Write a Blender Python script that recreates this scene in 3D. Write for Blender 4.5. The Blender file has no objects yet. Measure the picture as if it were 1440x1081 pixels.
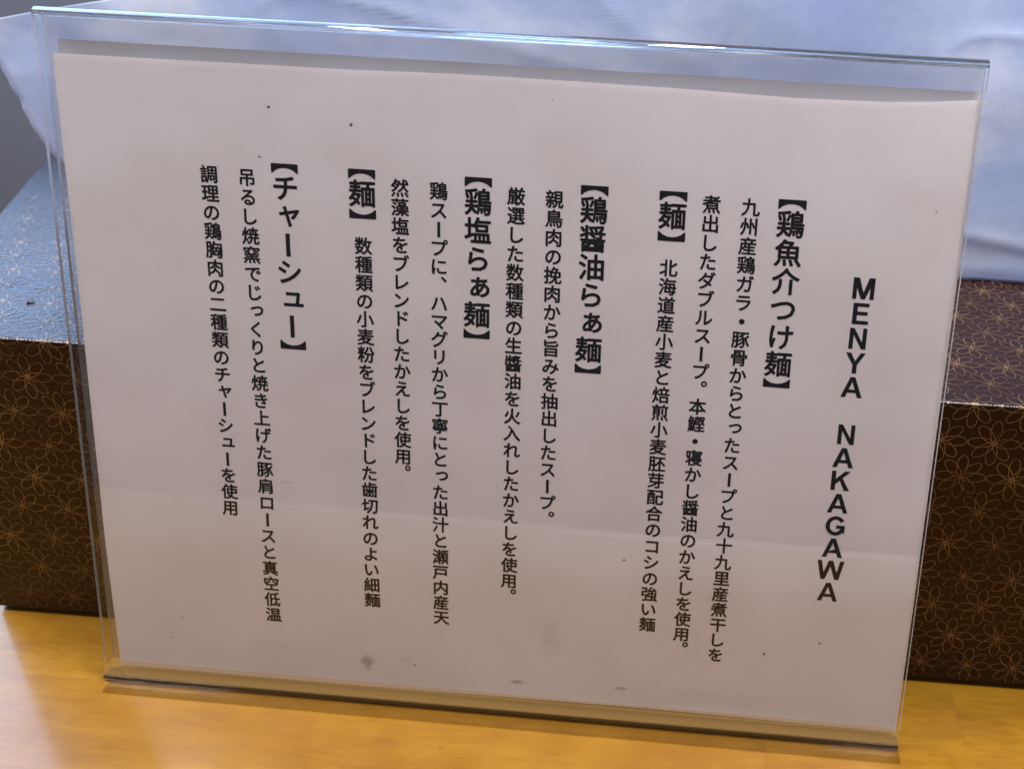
import bpy, bmesh, math, random
from mathutils import Vector, noise, Matrix
random.seed(7)
S = bpy.context.scene
COL = S.collection
PI = math.pi

# ------------------------------------------------------------------ camera
CAM = Vector((0.0712, -0.2394, 0.2787))
P, Y, R, F = 0.4442, -0.0374, 0.0493, 1267.96
fwd = Vector((math.sin(Y)*math.cos(P), math.cos(Y)*math.cos(P), -math.sin(P)))
right = Vector((math.cos(Y), -math.sin(Y), 0))
up = right.cross(fwd)
rr = right*math.cos(R) + up*math.sin(R)
uu = up*math.cos(R) - right*math.sin(R)
cd = bpy.data.cameras.new('camera'); cam = bpy.data.objects.new('camera', cd); COL.objects.link(cam)
m = Matrix((rr, uu, -fwd)).transposed().to_4x4(); m.translation = CAM
cam.matrix_world = m
cd.sensor_fit = 'HORIZONTAL'; cd.sensor_width = 36.0; cd.lens = F/1440*36
cd.shift_x = -0.2353*1000/1440; cd.shift_y = -0.0803*1000/1440
cd.clip_start = 0.01; cd.clip_end = 60
cd.dof.use_dof = True; cd.dof.focus_distance = 0.295; cd.dof.aperture_fstop = 17.0
S.camera = cam

# ------------------------------------------------------------------ world, lamps, exposure
w = bpy.data.worlds.new('World'); S.world = w; w.use_nodes = True
bg = w.node_tree.nodes['Background']
bg.inputs[0].default_value = (0.95, 0.92, 1.0, 1); bg.inputs[1].default_value = 0.14

def area(name, loc, target, sx, sy, power, col):
    l = bpy.data.lights.new(name, 'AREA'); l.shape = 'RECTANGLE'; l.size = sx; l.size_y = sy
    l.energy = power; l.color = col
    o = bpy.data.objects.new(name, l); COL.objects.link(o); o.location = loc
    o.rotation_euler = (Vector(target)-Vector(loc)).to_track_quat('-Z', 'Y').to_euler()
    return o
area('ceiling_lamp', (-0.47, -0.010, 0.63), (-0.10, -0.02, 0.05), 0.24, 0.12, 4.5, (0.97, 0.95, 1.0))
area('ceiling_lamp', (0.28, -0.010, 0.63), (0.12, -0.02, 0.05), 0.26, 0.12, 4.3, (0.97, 0.95, 1.0))
area('window_light', (-1.00, 1.15, 1.02), (-0.5, 0.1, 0.25), 1.9, 1.4, 44.0, (0.36, 0.59, 1.0))

vs = S.view_settings
vs.view_transform = 'Standard'; vs.look = 'None'; vs.exposure = 0.0; vs.gamma = 1.0; vs.use_curve_mapping = False
S.cycles.sample_clamp_indirect = 6.0
S.cycles.transparent_max_bounces = 24
S.cycles.max_bounces = 14; S.cycles.transmission_bounces = 12

# ------------------------------------------------------------------ helpers
def linkobj(name, me, mats=(), parent=None):
    o = bpy.data.objects.new(name, me); COL.objects.link(o)
    for mt in mats: me.materials.append(mt)
    if parent: o.parent = parent
    return o
def mesh(name, verts, faces, mats=(), parent=None, smooth=False, mi=None):
    me = bpy.data.meshes.new(name); me.from_pydata(verts, [], faces); me.update()
    if smooth:
        for p in me.polygons: p.use_smooth = True
    if mi:
        for p, k in zip(me.polygons, mi): p.material_index = k
    return linkobj(name, me, mats, parent)
def empty(name, loc=(0, 0, 0)):
    o = bpy.data.objects.new(name, None); COL.objects.link(o); o.location = loc; o.empty_display_size = .02
    return o
def tag(o, label=None, cat=None, group=None, kind=None):
    if label: o['label'] = label
    if cat: o['category'] = cat
    if group: o['group'] = group
    if kind: o['kind'] = kind
    return o

class NT:
    """small wrapper to write node maths"""
    def __init__(s, name):
        s.mat = bpy.data.materials.new(name); s.mat.use_nodes = True
        s.t = s.mat.node_tree; s.n = s.t.nodes; s.l = s.t.links
        s.bsdf = s.n['Principled BSDF']; s.out = s.n['Material Output']
    def put(s, sock, v):
        if isinstance(v, bpy.types.NodeSocket): s.l.new(v, sock)
        elif isinstance(v, (tuple, list)) and len(v) == 3 and sock.type == 'RGBA': sock.default_value = (*v, 1)
        else: sock.default_value = v
    def node(s, typ, ins=None, **kw):
        nd = s.n.new(typ)
        for k, v in kw.items(): setattr(nd, k, v)
        for k, v in (ins or {}).items(): s.put(nd.inputs[k], v)
        return nd
    def m(s, op, a, b=0.0, c=0.0):
        nd = s.n.new('ShaderNodeMath'); nd.operation = op
        for i, v in enumerate((a, b, c)): s.put(nd.inputs[i], v)
        return nd.outputs[0]
    def vm(s, op, a, b):
        nd = s.n.new('ShaderNodeVectorMath'); nd.operation = op
        s.put(nd.inputs[0], a); s.put(nd.inputs[1], b)
        return nd.outputs['Vector'] if op != 'DOT_PRODUCT' else nd.outputs['Value']
    def noise(s, vec, scale, detail=3, rough=.5, dist=0):
        return s.node('ShaderNodeTexNoise', {'Vector': vec, 'Scale': scale, 'Detail': detail, 'Roughness': rough, 'Distortion': dist}).outputs['Fac']
    def ramp(s, fac, *stops):
        nd = s.n.new('ShaderNodeValToRGB'); s.put(nd.inputs[0], fac)
        el = nd.color_ramp.elements
        while len(el) < len(stops): el.new(.5)
        for e, (p, c) in zip(el, stops):
            e.position = p; e.color = (*c, 1) if isinstance(c, tuple) else (c, c, c, 1)
        return nd.outputs[0]
    def mix(s, fac, a, b, mode='MIX'):
        nd = s.n.new('ShaderNodeMix'); nd.data_type = 'RGBA'; nd.blend_type = mode
        s.put(nd.inputs[0], fac); s.put(nd.inputs[6], a); s.put(nd.inputs[7], b)
        return nd.outputs[2]
    def obj(s): return s.n.new('ShaderNodeTexCoord').outputs['Object']
    def scale(s, vec, k): return s.vm('MULTIPLY', vec, k)
    def bump(s, h, strength=.3, dist=.001):
        return s.node('ShaderNodeBump', {'Height': h, 'Strength': strength, 'Distance': dist}).outputs[0]
    def set(s, **kw):
        for k, v in kw.items(): s.put(s.bsdf.inputs[k.replace('_', ' ')], v)
        return s.mat

def simple(name, col, rough=.5, **kw):
    t = NT(name); t.set(Base_Color=col, Roughness=rough, **kw); return t.mat

# ------------------------------------------------------------------ materials
def wood_mat():
    t = NT('pale_wood')
    o = t.obj()
    sx = t.node('ShaderNodeSeparateXYZ', {0: o}); X, Yc = sx.outputs[0], sx.outputs[1]
    row_f = t.m('DIVIDE', t.m('ADD', Yc, .038), .0385); row = t.m('FLOOR', row_f)
    cx_f = t.m('DIVIDE', t.m('SUBTRACT', t.m('SUBTRACT', X, .1013), t.m('MULTIPLY', row, .0745)), .43); cell = t.m('FLOOR', cx_f)
    cmb = t.node('ShaderNodeCombineXYZ', {0: row, 1: cell, 2: 3.0}).outputs[0]
    wn = t.node('ShaderNodeTexWhiteNoise', {'Vector': cmb}); rnd = wn.outputs['Value']
    # per-stave shifted coordinates
    sh = t.vm('ADD', o, t.scale(wn.outputs['Color'], (3.1, 1.7, 0.9)))
    warp = t.noise(t.scale(sh, (6, 14, 6)), 1.0, 2)
    sh2 = t.vm('ADD', sh, t.node('ShaderNodeCombineXYZ', {0: 0.0, 1: t.m('MULTIPLY', warp, .016), 2: 0.0}).outputs[0])
    broad = t.noise(t.scale(sh2, (10, 90, 10)), 1.0, 5, .62)
    fine = t.noise(t.scale(sh2, (95, 520, 95)), 1.0, 5, .66)
    blot = t.noise(t.scale(sh, (55, 75, 55)), 1.0, 3, .5)
    base = t.ramp(broad, (.25, (.32, .138, .005)), (.52, (.42, .198, .010)), (.80, (.52, .272, .022)))
    c = t.mix(t.ramp(fine, (.42, 0.0), (.70, .6)), base, (.53, .275, .022))
    c = t.mix(t.ramp(fine, (.30, .40), (.40, 0.0)), c, (.27, .108, .004))
    c = t.mix(t.ramp(blot, (.42, 0.0), (.75, .45)), c, (.25, .095, .008))
    c = t.mix(t.m('MULTIPLY', rnd, .45), c, (.29, .122, .012))
    flecks = t.noise(t.scale(sh, (170, 800, 170)), 1.0, 1)
    c = t.mix(t.ramp(flecks, (.73, 0.0), (.80, .55)), c, (.22, .085, .014))
    fr = t.m('FRACT', row_f); dr = t.m('MINIMUM', fr, t.m('SUBTRACT', 1.0, fr))
    fc = t.m('FRACT', cx_f); dc = t.m('MINIMUM', fc, t.m('SUBTRACT', 1.0, fc))
    jl = t.m('MAXIMUM', t.m('MULTIPLY', t.m('LESS_THAN', dr, .006), .16), t.m('MULTIPLY', t.m('LESS_THAN', dc, .0005), .30))
    c = t.mix(jl, c, (.20, .085, .018))
    h = t.m('ADD', t.m('MULTIPLY', fine, .35), t.m('MULTIPLY', blot, .35))
    h = t.m('SUBTRACT', h, t.m('MULTIPLY', jl, .5))
    rough = t.m('ADD', .20, t.m('MULTIPLY', t.noise(t.scale(o, (30, 60, 30)), 1.0, 4), .22))
    t.set(Base_Color=c, Roughness=rough, Normal=t.bump(h, .16, .0012), Coat_Weight=.65, Coat_Roughness=.12)
    return t.mat
M_wood = wood_mat()

def paper_mat(name, col, stains):
    t = NT(name); o = t.obj()
    fib = t.noise(t.scale(o, (900, 900, 900)), 1.0, 3)
    cloud = t.noise(t.scale(o, (28, 28, 28)), 1.0, 4)
    c = t.mix(t.ramp(cloud, (.38, 0.0), (.68, .42)), col, (col[0]*.86, col[1]*.82, col[2]*.80))
    sep = t.node('ShaderNodeSeparateXYZ', {0: o})
    warp = t.noise(t.scale(o, (260, 260, 260)), 1.0, 3)
    wig = t.m('MULTIPLY', t.m('SUBTRACT', warp, .42), 1.5)
    for (u, v, a, b, k, cc) in stains:
        dx = t.m('DIVIDE', t.m('SUBTRACT', sep.outputs[0], u), a)
        dy = t.m('DIVIDE', t.m('SUBTRACT', sep.outputs[1], v), b)
        r = t.m('ADD', t.m('SQRT', t.m('ADD', t.m('MULTIPLY', dx, dx), t.m('MULTIPLY', dy, dy))), wig)
        f = t.ramp(r, (.35, k), (.80, 0.0))
        c = t.mix(f, c, cc)
    big = t.noise(t.scale(o, (7, 9, 7)), 1.0, 2)
    h = t.m('ADD', t.m('MULTIPLY', fib, .02), big)
    t.set(Base_Color=c, Roughness=.62, Normal=t.bump(h, .36, .004), Specular_IOR_Level=.3)
    return t.mat
GR = (.20, .16, .13); BR = (.36, .25, .17); BK = (.02, .018, .018)
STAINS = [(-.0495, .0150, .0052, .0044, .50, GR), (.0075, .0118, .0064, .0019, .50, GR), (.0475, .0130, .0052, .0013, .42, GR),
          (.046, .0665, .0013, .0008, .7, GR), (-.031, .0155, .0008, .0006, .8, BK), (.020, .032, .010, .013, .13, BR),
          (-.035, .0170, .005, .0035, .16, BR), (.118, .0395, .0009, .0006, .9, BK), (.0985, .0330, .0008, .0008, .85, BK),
          (-.0755, .2165, .0007, .0007, .95, BK), (-.0795, .2005, .0009, .0007, .97, BK), (-.0485, .2125, .0009, .0009, .95, BK),
          (.0165, .2240, .0006, .0006, .8, BK), (.140, .1965, .0007, .0007, .7, BK), (-.1195, .0275, .0008, .0006, .7, BK),
          (-.0755, .0860, .0045, .0010, .18, GR), (.128, .078, .0006, .0018, .4, (.95, .95, .95)),
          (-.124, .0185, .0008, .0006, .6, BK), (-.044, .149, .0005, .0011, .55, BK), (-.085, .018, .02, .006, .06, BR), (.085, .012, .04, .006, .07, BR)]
M_paper = paper_mat('white_paper', (.92, .865, .875), STAINS)
M_back = paper_mat('shaded_backing_paper', (.60, .58, .61), [])  # greyed base colour carries the shade behind the front sheet
M_ink = simple('black_ink', (.008, .007, .010), .7, Specular_IOR_Level=.15)

def pane_mat():
    t = NT('clear_acrylic'); g = t.n.new('ShaderNodeNewGeometry')
    d = t.m('ABSOLUTE', t.vm('DOT_PRODUCT', g.outputs['Incoming'], g.outputs['Normal']))
    om = t.m('SUBTRACT', 1.0, d); p5 = t.m('POWER', om, 5.0)
    fac = t.m('ADD', .024, t.m('MULTIPLY', p5, .9))
    tr = t.node('ShaderNodeBsdfTransparent', {'Color': (.985, .985, .985)}).outputs[0]
    gl = t.node('ShaderNodeBsdfGlossy', {'Color': (1.0, 1.0, 1.0), 'Roughness': .05}).outputs[0]
    mx = t.node('ShaderNodeMixShader', {0: fac, 1: tr, 2: gl})
    t.l.new(mx.outputs[0], t.out.inputs['Surface']); t.n.remove(t.bsdf)
    return t.mat
M_pane = pane_mat()
def blend_mat(name, other, k, col=(.985, .985, .985), rough=.04):
    t = NT(name); g = t.n.new('ShaderNodeNewGeometry')
    d = t.m('ABSOLUTE', t.vm('DOT_PRODUCT', g.outputs['Incoming'], g.outputs['Normal']))
    p5 = t.m('POWER', t.m('SUBTRACT', 1.0, d), 5.0)
    fac = t.m('ADD', .04, t.m('MULTIPLY', p5, .9))
    tr = t.node('ShaderNodeBsdfTransparent', {'Color': col}).outputs[0]
    gl = t.node('ShaderNodeBsdfGlossy', {'Color': (1.0, 1.0, 1.0), 'Roughness': rough}).outputs[0]
    mx = t.node('ShaderNodeMixShader', {0: fac, 1: tr, 2: gl})
    if other == 'glass': t.set(Base_Color=(1, 1, 1), Roughness=.02, IOR=1.49, Transmission_Weight=1.0)
    elif other == 'haze': t.set(Base_Color=(.62, .58, .56), Roughness=.7)  # grey diffuse layer imitating the room's reflected haze
    else: t.set(Base_Color=(.72, .43, .12), Roughness=.5)  # amber imitates wood-coloured light carried through the acrylic
    m2 = t.node('ShaderNodeMixShader', {0: k, 1: mx.outputs[0], 2: t.bsdf.outputs[0]})
    t.l.new(m2.outputs[0], t.out.inputs['Surface'])
    return t.mat
M_fold = blend_mat('folded_acrylic', 'glass', .75)
M_woodlight = blend_mat('woodlight_acrylic', 'woodlight', .25)  # light picked up from the wood, painted into the bend
M_base = blend_mat('shade_tinted_edge', 'woodlight', .06, (.40, .36, .33), .1)  # dark tint paints in the shadow gap at the bottom edge
def tint_mat():
    t = NT('shade_strip_tint'); g = t.n.new('ShaderNodeNewGeometry')
    d = t.m('ABSOLUTE', t.vm('DOT_PRODUCT', g.outputs['Incoming'], g.outputs['Normal']))
    p5 = t.m('POWER', t.m('SUBTRACT', 1.0, d), 5.0)
    fac = t.m('ADD', .024, t.m('MULTIPLY', p5, .9))
    tr = t.node('ShaderNodeBsdfTransparent', {'Color': (.86, .85, .79)}).outputs[0]  # tint darkens the counter below, in place of shade
    gl = t.node('ShaderNodeBsdfGlossy', {'Color': (1.0, 1.0, 1.0), 'Roughness': .06}).outputs[0]
    mx = t.node('ShaderNodeMixShader', {0: fac, 1: tr, 2: gl})
    t.l.new(mx.outputs[0], t.out.inputs['Surface']); t.n.remove(t.bsdf)
    return t.mat
M_shade_strip = tint_mat()
M_haze = blend_mat('haze_acrylic', 'haze', .11)  # reflection haze put into the back pane's colour
M_glass = simple('bent_acrylic', (1, 1, 1), .02, IOR=1.49, Transmission_Weight=1.0)
M_edge = simple('sawn_acrylic_edge', (.95, .95, .95), .22, IOR=1.49, Transmission_Weight=.92)

def box_mat(name, col):
    t = NT(name); o = t.obj()
    n = t.noise(t.scale(o, (500, 500, 500)), 1.0, 3)
    c = t.mix(t.m('MULTIPLY', n, .4), col, (col[0]*.6, col[1]*.55, col[2]*.5))
    rr_ = t.m('ADD', .15, t.m('MULTIPLY', t.noise(t.scale(o, (60, 60, 60)), 1.0, 4), .14))
    sp = t.noise(t.scale(o, (1100, 1100, 1100)), 1.0, 2)
    t.set(Base_Color=c, Roughness=rr_, Normal=t.bump(t.m('ADD', n, sp), .30, .0006), Specular_IOR_Level=.27)
    return t.mat
M_box = box_mat('brown_box_paper', (.024, .0058, .0028))
M_gold = NT('gold_foil'); _o = M_gold.obj()
_n = M_gold.noise(M_gold.scale(_o, (45, 45, 45)), 1.0, 4, .6); _f = M_gold.noise(M_gold.scale(_o, (700, 700, 700)), 1.0, 2)
M_gold.set(Base_Color=M_gold.mix(M_gold.ramp(M_gold.m('ADD', M_gold.m('MULTIPLY', _n, .6), M_gold.m('MULTIPLY', _f, .4)), (.38, 0.0), (.62, 1.0)), (.085, .045, .024), (.28, .165, .083)), Roughness=.30, Metallic=.3)
M_gold = M_gold.mat
M_dark = simple('dark_board', (.02, .012, .008), .7)
M_grey = NT('dark_grey_shell'); _o = M_grey.obj()
M_grey.set(Base_Color=(.16, .185, .255), Roughness=.55, Normal=M_grey.bump(M_grey.noise(M_grey.scale(_o, (300, 300, 300)), 1.0, 3), .1, .001)); M_grey = M_grey.mat

def bag_mat():
    t = NT('thin_white_plastic'); o = t.obj()
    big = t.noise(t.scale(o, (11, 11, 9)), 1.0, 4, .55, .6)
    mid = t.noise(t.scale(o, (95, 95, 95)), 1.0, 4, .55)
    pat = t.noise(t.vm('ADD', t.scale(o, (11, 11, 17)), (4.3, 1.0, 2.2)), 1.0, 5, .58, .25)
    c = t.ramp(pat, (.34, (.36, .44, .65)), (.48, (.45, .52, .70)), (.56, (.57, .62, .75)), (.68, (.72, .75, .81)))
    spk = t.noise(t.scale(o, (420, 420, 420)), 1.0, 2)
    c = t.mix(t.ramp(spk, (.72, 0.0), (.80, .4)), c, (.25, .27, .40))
    nrm = t.bump(t.m('ADD', t.m('MULTIPLY', mid, .4), big), .25, .003)
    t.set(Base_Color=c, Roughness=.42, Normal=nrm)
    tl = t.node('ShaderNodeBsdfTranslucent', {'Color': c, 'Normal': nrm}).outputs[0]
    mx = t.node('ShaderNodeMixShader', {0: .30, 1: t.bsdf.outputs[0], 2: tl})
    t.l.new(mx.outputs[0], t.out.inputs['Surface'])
    return t.mat
M_bag = bag_mat()

# ------------------------------------------------------------------ counter
def slab(name, x0, x1, y0, y1, z0, z1, r, mat, parent=None, seg=3):
    bm = bmesh.new(); bmesh.ops.create_cube(bm, size=1)
    bmesh.ops.scale(bm, verts=bm.verts, vec=(x1-x0, y1-y0, z1-z0))
    bmesh.ops.translate(bm, verts=bm.verts, vec=((x0+x1)/2, (y0+y1)/2, (z0+z1)/2))
    if r: bmesh.ops.bevel(bm, geom=list(bm.edges), offset=r, segments=seg, affect='EDGES', profile=.5)
    me = bpy.data.meshes.new(name); bm.to_mesh(me); bm.free()
    return linkobj(name, me, [mat], parent)
cn = slab('wooden_counter', -1.1, 1.2, -.247, .95, -.035, 0.0, .003, M_wood)
tag(cn, 'glossy yellow wooden counter top of long jointed staves under everything', 'counter', kind='structure')

# ------------------------------------------------------------------ box
BY, BH = 0.0312, 0.1283
box = empty('gift_box', (.05, .15, 0)); tag(box, 'dark brown lidded gift box with gold flower outlines behind the menu stand', 'box')
def child(o, par):
    o.parent = par; o.matrix_parent_inverse = Matrix.Translation(-par.location); return o
LB = .0028
plan = [(-.2145, BY), (.46, BY), (.46, .335), (-.355, .335)]
bm = bmesh.new()
vb = [bm.verts.new((x, y, LB)) for x, y in plan]; vt = [bm.verts.new((x, y, BH)) for x, y in plan]
bm.faces.new(vt); bm.faces.new(vb[::-1])
for i in range(4):
    j = (i+1) % 4; bm.faces.new((vb[i], vb[j], vt[j], vt[i]))
RB = .0012
eg = [e for e in bm.edges if not (e.verts[0].co.z < .01 and e.verts[1].co.z < .01)]
bmesh.ops.bevel(bm, geom=eg, offset=RB, segments=4, affect='EDGES', profile=.5)
me = bpy.data.meshes.new('lid'); bm.to_mesh(me); bm.free()
for p in me.polygons: p.use_smooth = False
lid = child(linkobj('lid', me, [M_box]), box)
bm = bmesh.new()
def inset(x, y): return (x + (.004 if x < 0 else -.004), y + (.0035 if y < .1 else -.004))
pb = [inset(*p) for p in plan]
vb = [bm.verts.new((x, y, 0.0002)) for x, y in pb]; vt = [bm.verts.new((x, y, .06)) for x, y in pb]
bm.faces.new(vt); bm.faces.new(vb[::-1])
for i in range(4):
    j = (i+1) % 4; bm.faces.new((vb[i], vb[j], vt[j], vt[i]))
me = bpy.data.meshes.new('box_base'); bm.to_mesh(me); bm.free()
child(linkobj('box_base', me, [M_dark]), box)

# gold flower outlines printed round the front edge of the lid: (x, s), s<0 on top, s>0 on the front
QL = RB*PI/2
def wrap(x, s, off=.00007):
    if s > QL/2:
        return (x, BY-off, BH-RB-(s-QL/2))
    if s < -QL/2:
        return (x, BY+RB+(-s-QL/2), BH+off)
    a = (s/QL+.5)*PI/2
    return (x, BY+RB-(RB+off)*math.sin(a), BH-RB+(RB+off)*math.cos(a))
AX, AYH = .01807, .0146
V, Fc = [], []
def ok(x, s):
    p = wrap(x, s)
    xl = -.2145 - (p[1]-BY)*(.1405/.3038)
    return x > xl+.0012 and x < .455 and p[2] > LB+.0004 and p[1] < .33
def ribbon(pts, wd, off):
    n = len(pts)
    out = []
    for i in range(n):
        a, b = pts[i-1], pts[(i+1) % n]
        tx, ts = b[0]-a[0], b[1]-a[1]; L = math.hypot(tx, ts) or 1
        nx, ns_ = -ts/L*wd/2, tx/L*wd/2
        out.append(((pts[i][0]+nx, pts[i][1]+ns_), (pts[i][0]-nx, pts[i][1]-ns_)))
    for i in range(n):
        q = [out[i][0], out[i][1], out[(i+1) % n][1], out[(i+1) % n][0]]
        if all(ok(*k) for k in q):
            b0 = len(V); V.extend(wrap(*k, off) for k in q); Fc.append((b0, b0+1, b0+2, b0+3))
NP = 26
for row in range(-20, 9):
    for col in range(-24, 24):
        fx = .1627 + col*AX + (AX/2 if row % 2 else 0); fs = row*AYH
        if not (-.40 < fx < .46): continue
        if abs(fx) > .27 and fs > .05: pass
        for k in range(8):
            an = k*PI/4 + (0.06 if k % 2 else 0)
            Rp = .0089 if k % 2 == 0 else .0086
            ca, sa = math.cos(an), math.sin(an)
            pts = []
            for i in range(NP):
                th = 2*PI*i/NP
                tt = (1-math.cos(th))/2                      # 0 at the centre, 1 at the tip
                lx = Rp*tt
                ly = .00190*math.sin(th)*(.88+.2*tt)
                pts.append((fx+lx*ca-ly*sa, fs+lx*sa+ly*ca))
            ribbon(pts, .00031, .00005+.000007*k+.00006*(row % 2))
child(mesh('gold_flower_print', V, Fc, [M_gold]), box)

# ------------------------------------------------------------------ sign stand
LEAN, SY = 0.1958, -0.0100
ex = Vector((math.cos(SY), math.sin(SY), 0))
ez = Vector((-math.sin(SY)*math.sin(LEAN), math.cos(SY)*math.sin(LEAN), math.cos(LEAN)))
ny = -(ex.cross(ez)).normalized()
if ny.y > 0: ny = -ny                      # towards the viewer
SIGN = Matrix((ex, ez, ny)).transposed().to_4x4()   # local: x = width, y = up the sheet, z = out to the viewer
TP, GAP, HW, HT = .0013, .0030, .150, .2436
def place(o, par):
    o.parent = par; return o
stand = empty('menu_stand', (0, 0, 0)); stand.matrix_world = SIGN
tag(stand, 'clear acrylic menu stand with folded top leaning on the brown box', 'sign holder')
TD = 2*TP+GAP                               # whole depth
RO = TD/2
YT = HT-RO                                  # where the top fold begins
YB = .0062
def pane(name, z0, z1, y0, y1, M_pane=M_pane):
    me_v = []; 
    bm = bmesh.new(); bmesh.ops.create_cube(bm, size=1)
    bmesh.ops.scale(bm, verts=bm.verts, vec=(2*HW, y1-y0, z1-z0))
    bmesh.ops.translate(bm, verts=bm.verts, vec=(0, (y0+y1)/2, (z0+z1)/2))
    for f in bm.faces:
        if abs(f.normal.x) > .9: f.material_index = 1
    ends = [f for f in bm.faces if abs(f.normal.y) > .9]
    bmesh.ops.delete(bm, geom=ends, context='FACES_ONLY')
    me = bpy.data.meshes.new(name); bm.to_mesh(me); bm.free()
    return place(linkobj(name, me, [M_pane, M_edge]), stand)
pane('front_pane', -TP, 0, YB, YT)
pane('back_pane', -TD, -TD+TP, YB, YT, M_haze)
def extrude_profile(name, prof, mat, x0=-HW, x1=HW, smooth=True):
    """prof: closed list of (y,z) in sheet coordinates"""
    n = len(prof); v = [(x0, y, z) for y, z in prof]+[(x1, y, z) for y, z in prof]
    f = [(i, (i+1) % n, n+(i+1) % n, n+i) for i in range(n)] + [tuple(range(n))[::-1], tuple(range(n, 2*n))]
    o = mesh(name, v, f, [mat], stand)
    bm = bmesh.new(); bm.from_mesh(o.data); bmesh.ops.recalc_face_normals(bm, faces=bm.faces); bm.to_mesh(o.data); bm.free()
    for p in o.data.polygons: p.use_smooth = smooth and len(p.vertices) == 4
    return o
# folded top: half ring
pr = []
for i in range(17):
    a = PI*i/16; pr.append((YT+.00002+RO*math.sin(a), -RO+RO*math.cos(a)))
ri = RO-TP
for i in range(10, -1, -1):
    a = PI*i/10; pr.append((YT+.00002+ri*math.sin(a), -RO+ri*math.cos(a)))
extrude_profile('top_fold', pr, M_fold)
# bottom: both panes curl back into a short foot lying on the counter (profile in world y,z turned into sheet coords)
def w2s(yw, zw):
    c, s = math.cos(LEAN), math.sin(LEAN)
    return (yw*s+zw*c, -(yw*c-zw*s))        # (up the sheet, out to the viewer)
pr = []
pr.append((YB-.00002, 0.0))
for i in range(9):
    a = i/8; pr.append(((YB-.00002)*(1-a)**1.5 + .0003*a, .0009*math.sin(PI*a)))
pr += [w2s(-.0005, .0026), w2s(.0034, .0026), w2s(.0036, .0030)]
pr.append((YB-.00002, -TD))
extrude_profile('bottom_bend', pr, M_woodlight, smooth=False)
extrude_profile('bottom_edge', [w2s(-.0010, .0025), w2s(-.0013, .0014), w2s(-.0009, .00025), w2s(.0026, .00025), w2s(.0034, .0025)], M_base, smooth=False)
pr = [w2s(.0028, .0003), w2s(.0280, .0003), w2s(.0280, .0020), w2s(.0042, .0020)]
extrude_profile('foot', pr, M_pane, smooth=False)
pr = [w2s(-.0068, .0003), w2s(-.0012, .0003), w2s(-.0012, .0013), w2s(-.0066, .0013)]
extrude_profile('front_shade_strip', pr, M_shade_strip, x0=-HW+.003, smooth=False)  # added tinted strip stands in for the shade before the stand

# ------------------------------------------------------------------ paper sheets inside the stand
def interp(x, tab):
    for (a, fa), (b, fb) in zip(tab, tab[1:]):
        if x <= b: return fa+(fb-fa)*max(0, (x-a)/(b-a))
    return tab[-1][1]
TOP = [(-.146, .2294), (-.05, .2296), (-.014, .2302), (.03, .2300), (.0575, .2297), (.093, .2289), (.12, .2293), (.136, .2303), (.1497, .2316)]
ZP = -TP-.00085
def k2(u): return .70+.30*max(-1, min(1, u/.11))
def relief(u, v):
    z = ZP - .00052*noise.noise(Vector((u*11, v*13, 1.3))) - .00010*noise.noise(Vector((u*34, v*30, 4.1)))
    vc = .0768 - .006*u                                      # old fold: below it the sheet steps out, then bows back to the foot
    if v < vc:
        t = min(1, (vc-v)/.021); k = k2(u)
        z += .00050*k*(1-(1-t)**2.2)
        if v < .062: z -= (.00125+.00050*k)*((.062-v)/.062)**1.35
    else:
        z -= .00016*k2(u)*math.exp(-(v-vc)/.006)
    z = max(z, -TP-GAP+.00042)
    tv = interp(u, TOP)
    if v > tv-.0016: z -= .00010*((v-(tv-.0016))/.0016)**2       # the top edge rolls back
    return z
def sheet(name, umin, umax, vmin, top, zf, mat, thick=.00012, nu=150, nv=220, parent=None):
    v, f = [], []
    for j in range(nv+1):
        b = (j/nv)**1.0
        if j > nv-10: pass
        for i in range(nu+1):
            u = umin+(umax-umin)*i/nu; tv = top(u); bv = vmin(u)
            y = bv+(tv-bv)*b
            v.append((u, y, zf(u, y)))
    n = len(v)
    v += [(a, b, c-thick) for a, b, c in v]
    W1 = nu+1
    for j in range(nv):
        for i in range(nu):
            a = j*W1+i
            f.append((a, a+1, a+W1+1, a+W1)); f.append((n+a, n+a+W1, n+a+W1+1, n+a+1))
    def rim(*ids):                                           # own vertices, so the cut edge stays crisp
        b0 = len(v); v.extend(v[i] for i in ids); f.append(tuple(range(b0, b0+4)))
    for i in range(nu):
        rim(i, n+i, n+i+1, i+1); a = nv*W1+i; rim(a, a+1, n+a+1, n+a)
    for j in range(nv):
        a = j*W1; rim(a, a+W1, n+a+W1, n+a); a = j*W1+nu; rim(a, n+a, n+a+W1, a+W1)
    return mesh(name, v, f, [mat], None, smooth=True)
LEFTX = -.1461
pap = sheet('menu_sheet', LEFTX, .1494, lambda u: .0046+.0004*math.sin(u*17+.6)+.0002*math.sin(u*41), lambda u: interp(u, TOP), relief, M_paper)
pap.matrix_world = SIGN
tag(pap, 'white paper menu sheet printed with black vertical Japanese text', 'menu')
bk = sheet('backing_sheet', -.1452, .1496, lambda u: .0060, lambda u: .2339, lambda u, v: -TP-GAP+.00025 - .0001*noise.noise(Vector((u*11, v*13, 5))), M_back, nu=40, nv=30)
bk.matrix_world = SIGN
tag(bk, 'blank shade-greyed white backing sheet showing as a strip above the printed menu', 'paper')

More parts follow.
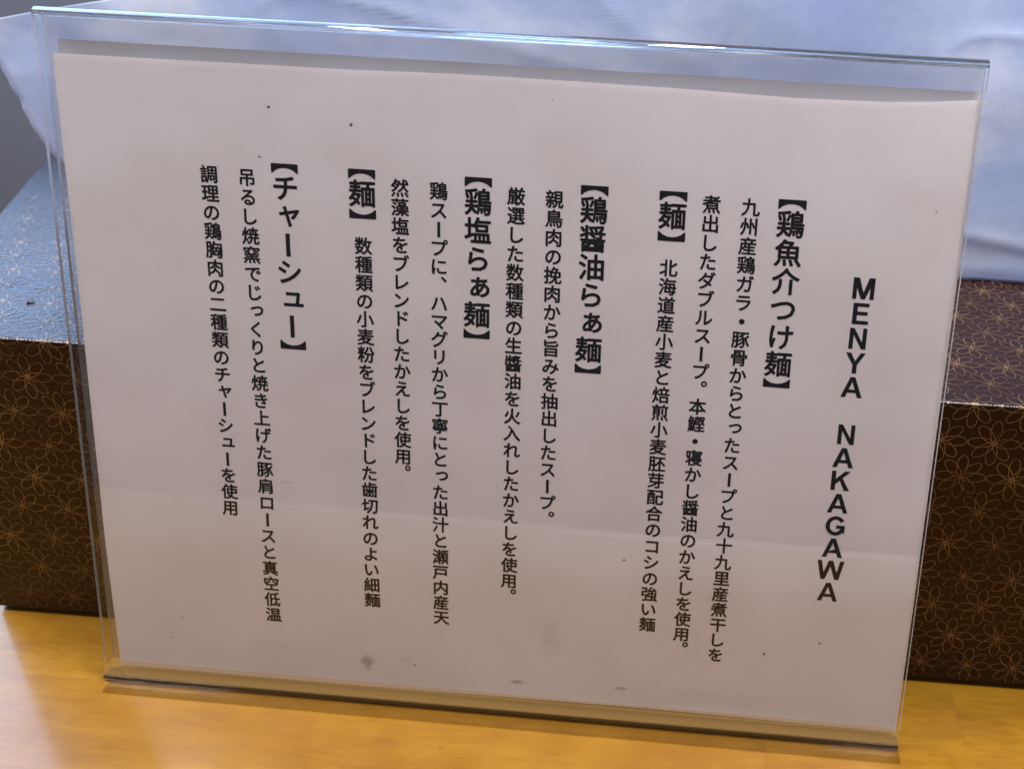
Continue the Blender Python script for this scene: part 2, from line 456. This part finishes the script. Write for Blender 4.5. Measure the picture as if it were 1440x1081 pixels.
# ------------------------------------------------------------------ printed text
COLS = [  # kind, u top, v top, v of the last glyph, text
    ('title', .11997, .17038, .06058, 'MENYA\u3000NAKAGAWA', .11886),
    ('head', .09458, .18949+.0094, .14268-.0094, '【鶏魚介つけ麺】', .09443),
    ('body', .08140, .19421, .03086, '九州産鶏ガラ・豚骨からとったスープと九十九里産煮干しを', .08096),
    ('body', .06888, .19431, .03839-.00624, '煮出したダブルスープ。本鰹・寝かし醤油のかえしを使用。', .06802),
    ('head', .05644, .18976+.0094, .18976-.0094, '【麺】', .05644),
    ('body', .05610, .17269, .04126, '北海道産小麦と焙煎小麦胚芽配合のコシの強い麺', .05548),
    ('head', .03093, .18995+.0094, .14301-.0094, '【鶏醤油らぁ麺】', .0306),
    ('body', .01793, .19271, .08613-.00627, '親鳥肉の挽肉から旨みを抽出したスープ。', .01772),
    ('body', .00540, .19290, .05451-.00629, '厳選した数種類の生醬油を火入れしたかえしを使用。', .00455),
    ('head', -.00709, .19027+.0094, .15244-.0094, '【鶏塩らぁ麺】', -.00751),
    ('body', -.02019, .19300, .03686, '鶏スープに、ハマグリから丁寧にとった出汁と瀬戸内産天', -.02054),
    ('body', -.03300, .19316, .09935-.00625, '然藻塩をブレンドしたかえしを使用。', -.03368),
    ('head', -.04556, .19053+.0094, .19053-.0094, '【麺】', -.04556),
    ('body', -.04569, .17329, .04178, '数種類の小麦粉をブレンドした歯切れのよい細麵', -.04617),
    ('head', -.07129, .19071+.0094, .14392-.0094, '【チャーシュー】', -.07133),
    ('body', -.08407, .19349, .03224, '吊るし焼窯でじっくりと焼き上げた豚肩ロースと真空低温', -.08392),
    ('body', -.09685, .19373, .07440, '調理の鶏胸肉の二種類のチャーシューを使用', -.09752),
]
STY = {'title': (.0099, .040), 'head': (.00920, .022), 'body': (.00610, .023)}
def glyphs(keys):
    """one evaluated mesh per (character, weight); size 1 text"""
    tmp = {}
    for ch, wt in keys:
        c = bpy.data.curves.new('glyph', 'FONT'); c.body = ch; c.size = 1.0; c.fill_mode = 'FRONT' if hasattr(c, 'fill_mode') else c.fill_mode
        c.resolution_u = 3
        o = bpy.data.objects.new('glyph', c); COL.objects.link(o); tmp[(ch, wt)] = o
    bpy.context.view_layer.update()
    dg = bpy.context.evaluated_depsgraph_get(); out = {}
    for k, o in tmp.items():
        me = o.evaluated_get(dg).to_mesh()
        out[k] = ([(v.co.x, v.co.y) for v in me.vertices], [tuple(p.vertices) for p in me.polygons])
        o.evaluated_get(dg).to_mesh_clear()
    for o in tmp.values():
        c = o.data; bpy.data.objects.remove(o); bpy.data.curves.remove(c)
    return out
keys = {('国国', 0.0), ('国', 0.0)}
for k, u, v0, v1, tx, u1 in COLS:
    for ch in tx:
        if ch != '\u3000': keys.add((ch, 0.0))
G = glyphs(sorted(keys))
w2 = max(p[0] for p in G[('国国', 0.0)][0]); w1 = max(p[0] for p in G[('国', 0.0)][0])
EM = w2-w1                                            # advance of one full-width cell at size 1
gx = [p[0] for p in G[('国', 0.0)][0]]; gy = [p[1] for p in G[('国', 0.0)][0]]
CX, CY = (min(gx)+max(gx))/2, (min(gy)+max(gy))/2    # centre of the full-width cell
W_ = .205; Hb = .17
def latin(ch):
    """heavy grotesque capitals, cap height 1, centred: list of convex polygons"""
    R_ = lambda x0, y0, x1, y1: [(x0, y0), (x1, y0), (x1, y1), (x0, y1)]
    if ch == 'M': w = .98; p = [R_(0, 0, .19, 1), R_(w-.19, 0, w, 1), [(.0, 1), (.27, 1), (.585, 0), (.40, 0)], [(w, 1), (w-.27, 1), (w-.585, 0), (w-.40, 0)]]
    elif ch == 'E': w = .74; p = [R_(0, 0, W_, 1), R_(0, 0, w, Hb), R_(0, .83, w-.02, 1), R_(0, .43, w-.06, .60)]
    elif ch == 'N': w = .79; p = [R_(0, 0, .19, 1), R_(w-.19, 0, w, 1), [(0, 1), (.20, 1), (w, 0), (w-.20, 0)]]
    elif ch == 'Y': w = .92; p = [R_(w/2-.103, 0, w/2+.103, .45), [(0, 1), (.24, 1), (w/2+.103, .42), (w/2-.103, .42)], [(w, 1), (w-.24, 1), (w/2-.103, .42), (w/2+.103, .42)]]
    elif ch == 'A': w = 1.0; p = [[(0, 0), (.22, 0), (.585, 1), (.385, 1)], [(w, 0), (w-.22, 0), (w-.585, 1), (w-.385, 1)], R_(.22, .23, .78, .39)]
    elif ch == 'K': w = .90; p = [R_(0, 0, W_, 1), [(.19, .29), (.19, .57), (.62, 1), (.89, 1)], [(.36, .60), (.50, .69), (w, 0), (.64, 0)]]
    elif ch == 'W': w = 1.32; p = [[(0, 1), (.21, 1), (.42, 0), (.22, 0)], [(.22, 0), (.42, 0), (.77, 1), (.55, 1)], [(.55, 1), (.77, 1), (1.10, 0), (.90, 0)], [(.90, 0), (1.10, 0), (w, 1), (w-.21, 1)]]
    else:  # G
        w = .92; p = []; N_ = 30; ro, ri_ = .475, .275; ang = [math.radians(32+(360-32-18)*i/N_) for i in range(N_+1)]
        for a, b in zip(ang, ang[1:]):
            p.append([(.47+ro*math.cos(a), .5+1.07*ro*math.sin(a)), (.47+ro*math.cos(b), .5+1.07*ro*math.sin(b)), (.47+ri_*math.cos(b), .5+1.2*ri_*math.sin(b)), (.47+ri_*math.cos(a), .5+1.2*ri_*math.sin(a))])
        p += [R_(.50, .37, .92, .53), R_(.745, .14, .92, .42)]
    return [[(x-w/2, y-.5) for x, y in q] for q in p]
SMALL = 'ゃゅょっぁぃぅぇぉャュョッァィゥェォ'
for k, u0, v0, v1, tx, u1 in COLS:
    em, wt = STY[k]; n = len(tx); verts, faces = [], []
    for i, ch in enumerate(tx):
        if ch == '\u3000': continue
        if k == 'title':
            q = i/(n-1); uc = u0+(u1-u0)*q; vc = v0+(v1-v0)*q
            for st, pl in enumerate(latin(ch)):
                b0 = len(verts)
                for x, y in pl:
                    U, Vv = uc+x*.00715, vc+y*.00715
                    verts.append((U, Vv, relief(U, Vv)+.00005+st*.000003))
                faces.append(tuple(range(b0, b0+len(pl))))
            continue
        q = i/(n-1); uc = u0+(u1-u0)*q; vc = v0+(v1-v0)*q
        pv, pf = G[(ch, 0.0)]
        if not pv: continue
        xs = [p[0] for p in pv]; ys = [p[1] for p in pv]; bx, by = (min(xs)+max(xs))/2, (min(ys)+max(ys))/2
        sc = em/EM
        if ch in '【】': loc = [((y-by)*sc, -(x-CX)*sc) for x, y in pv]
        elif ch == 'ー': loc = [((y-by)*sc*1.25, -(x-bx)*sc) for x, y in pv]
        elif ch in '。、': loc = [((x-bx)*sc+em*.27, (y-by)*sc+em*.34) for x, y in pv]
        elif ch == '・': loc = [((x-bx)*sc*1.25, (y-by)*sc*1.25) for x, y in pv]
        elif ch in SMALL: loc = [((x-bx)*sc+em*.10, (y-by)*sc+em*.02) for x, y in pv]
        else: loc = [((x-CX)*sc, (y-CY)*sc) for x, y in pv]
        stamps = 7 if k == 'body' else 9                 # heavier strokes: the outline is stamped round a small circle
        for st in range(stamps):
            b0 = len(verts); a = 2*PI*st/(stamps-1); rad = 0 if st == stamps-1 else wt*em
            for x, y in loc:
                U, Vv = uc+x+rad*math.cos(a), vc+y+rad*math.sin(a)
                verts.append((U, Vv, relief(U, Vv)+.00005+st*.000004))
            faces += [tuple(b0+a_ for a_ in p) for p in pf]
    o = mesh('printed_line', verts, faces, [M_ink]); o.parent = pap

# ------------------------------------------------------------------ crumpled white plastic bag on the box
BAGL = [(.1283, -.200), (.145, -.214), (.1617, -.2315), (.174, -.2382), (.1985, -.2477), (.212, -.2600), (.2155, -.2560), (.2191, -.2418), (.2221, -.2284), (.2288, -.1925), (.245, -.115), (.30, .04)]
def bag_y(x, z):
    p = Vector((x, 0, z))
    y = .1445 + .005*noise.noise(p*8+Vector((3, 1, 0))) + .0022*noise.noise(p*26+Vector((0, 7, 2)))
    rg = 1-abs(noise.noise(Vector((x*10+z*6, 2.2, z*18))))
    y -= .0012*rg**8
    y += .020*max(0, (z-.15)/.15)**1.3
    # folded hem lying forward near the bottom right
    hz = .1485 - .010*(x-.19)/.06
    y -= .0009*math.exp(-((z-hz)/.0035)**2)*(1 if x > -.1 else .3)
    y -= .0005*math.exp(-((z-.1335)/.004)**2)
    return y
nz, nx = 120, 190
V, Fc = [], []
zs = [.1287+(.30-.1287)*j/nz for j in range(nz+1)]
for side in (0, 1):
    for z in zs:
        xl = interp(z, BAGL)+.0012*noise.noise(Vector((z*160, 3, 1)))
        for i in range(nx+1):
            q = i/nx; x = xl+(.43-xl)*q
            edge = min(1, (q*(.43-xl))/.05, (1-q)*(.43-xl)/.05); edge = math.sqrt(max(0, 1-(1-edge)**2))
            tz = min(1, max(0, (.30-z)/.03)); tk = (.0006+.045*edge*math.sqrt(tz))
            y = bag_y(x, z)
            V.append((x, y if side == 0 else y+tk+.004*edge*noise.noise(Vector((x*20, z*20, 9))), z))
W1 = nx+1; n0 = (nz+1)*W1
for j in range(nz):
    for i in range(nx):
        a = j*W1+i; Fc.append((a, a+1, a+W1+1, a+W1)); Fc.append((n0+a, n0+a+W1, n0+a+W1+1, n0+a+1))
for i in range(nx):
    Fc.append((i, n0+i, n0+i+1, i+1)); a = nz*W1+i; Fc.append((a, a+1, n0+a+1, n0+a))
for j in range(nz):
    a = j*W1; Fc.append((a, a+W1, n0+a+W1, n0+a)); a = j*W1+nx; Fc.append((a, n0+a, n0+a+W1, a+W1))
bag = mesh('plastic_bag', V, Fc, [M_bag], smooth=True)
tag(bag, 'crumpled bluish white plastic bag standing on the brown box', 'bag')

# ------------------------------------------------------------------ dark grey case beyond the box
case = empty('equipment_case', (-.62, .45, 0)); tag(case, 'plain dark grey case standing on the counter beyond the left end of the box', 'case')
child(slab('case_body', -1.0, -.20, .40, .62, .0004, .205, .008, M_grey), case)
child(slab('case_lid', -1.004, -.196, .396, .624, .2055, .215, .004, M_grey), case)

# ------------------------------------------------------------------ small scraps on the lid
def scrap(name, c, r, col, seed, label, cat):
    rnd = random.Random(seed); v = [(c[0], c[1], c[2]+.0009)]; n = 11
    for i in range(n):
        a = 2*PI*i/n; q = r*(.6+.5*rnd.random())
        v.append((c[0]+q*math.cos(a)*1.4, c[1]+q*math.sin(a)*.9, c[2]+.0003+.0008*rnd.random()))
    v.append((c[0], c[1], c[2]+.0002))
    f = [(0, 1+i, 1+(i+1) % n) for i in range(n)]+[(n+1, 1+(i+1) % n, 1+i) for i in range(n)]
    o = mesh(name, v, f, [simple(name, col, .6)]); tag(o, label, cat); return o
scrap('paper_flake', (-.1884, .0612, BH), .0017, (.10, .095, .10), 4, 'small grey crumpled flake lying on the left of the box lid', 'debris')
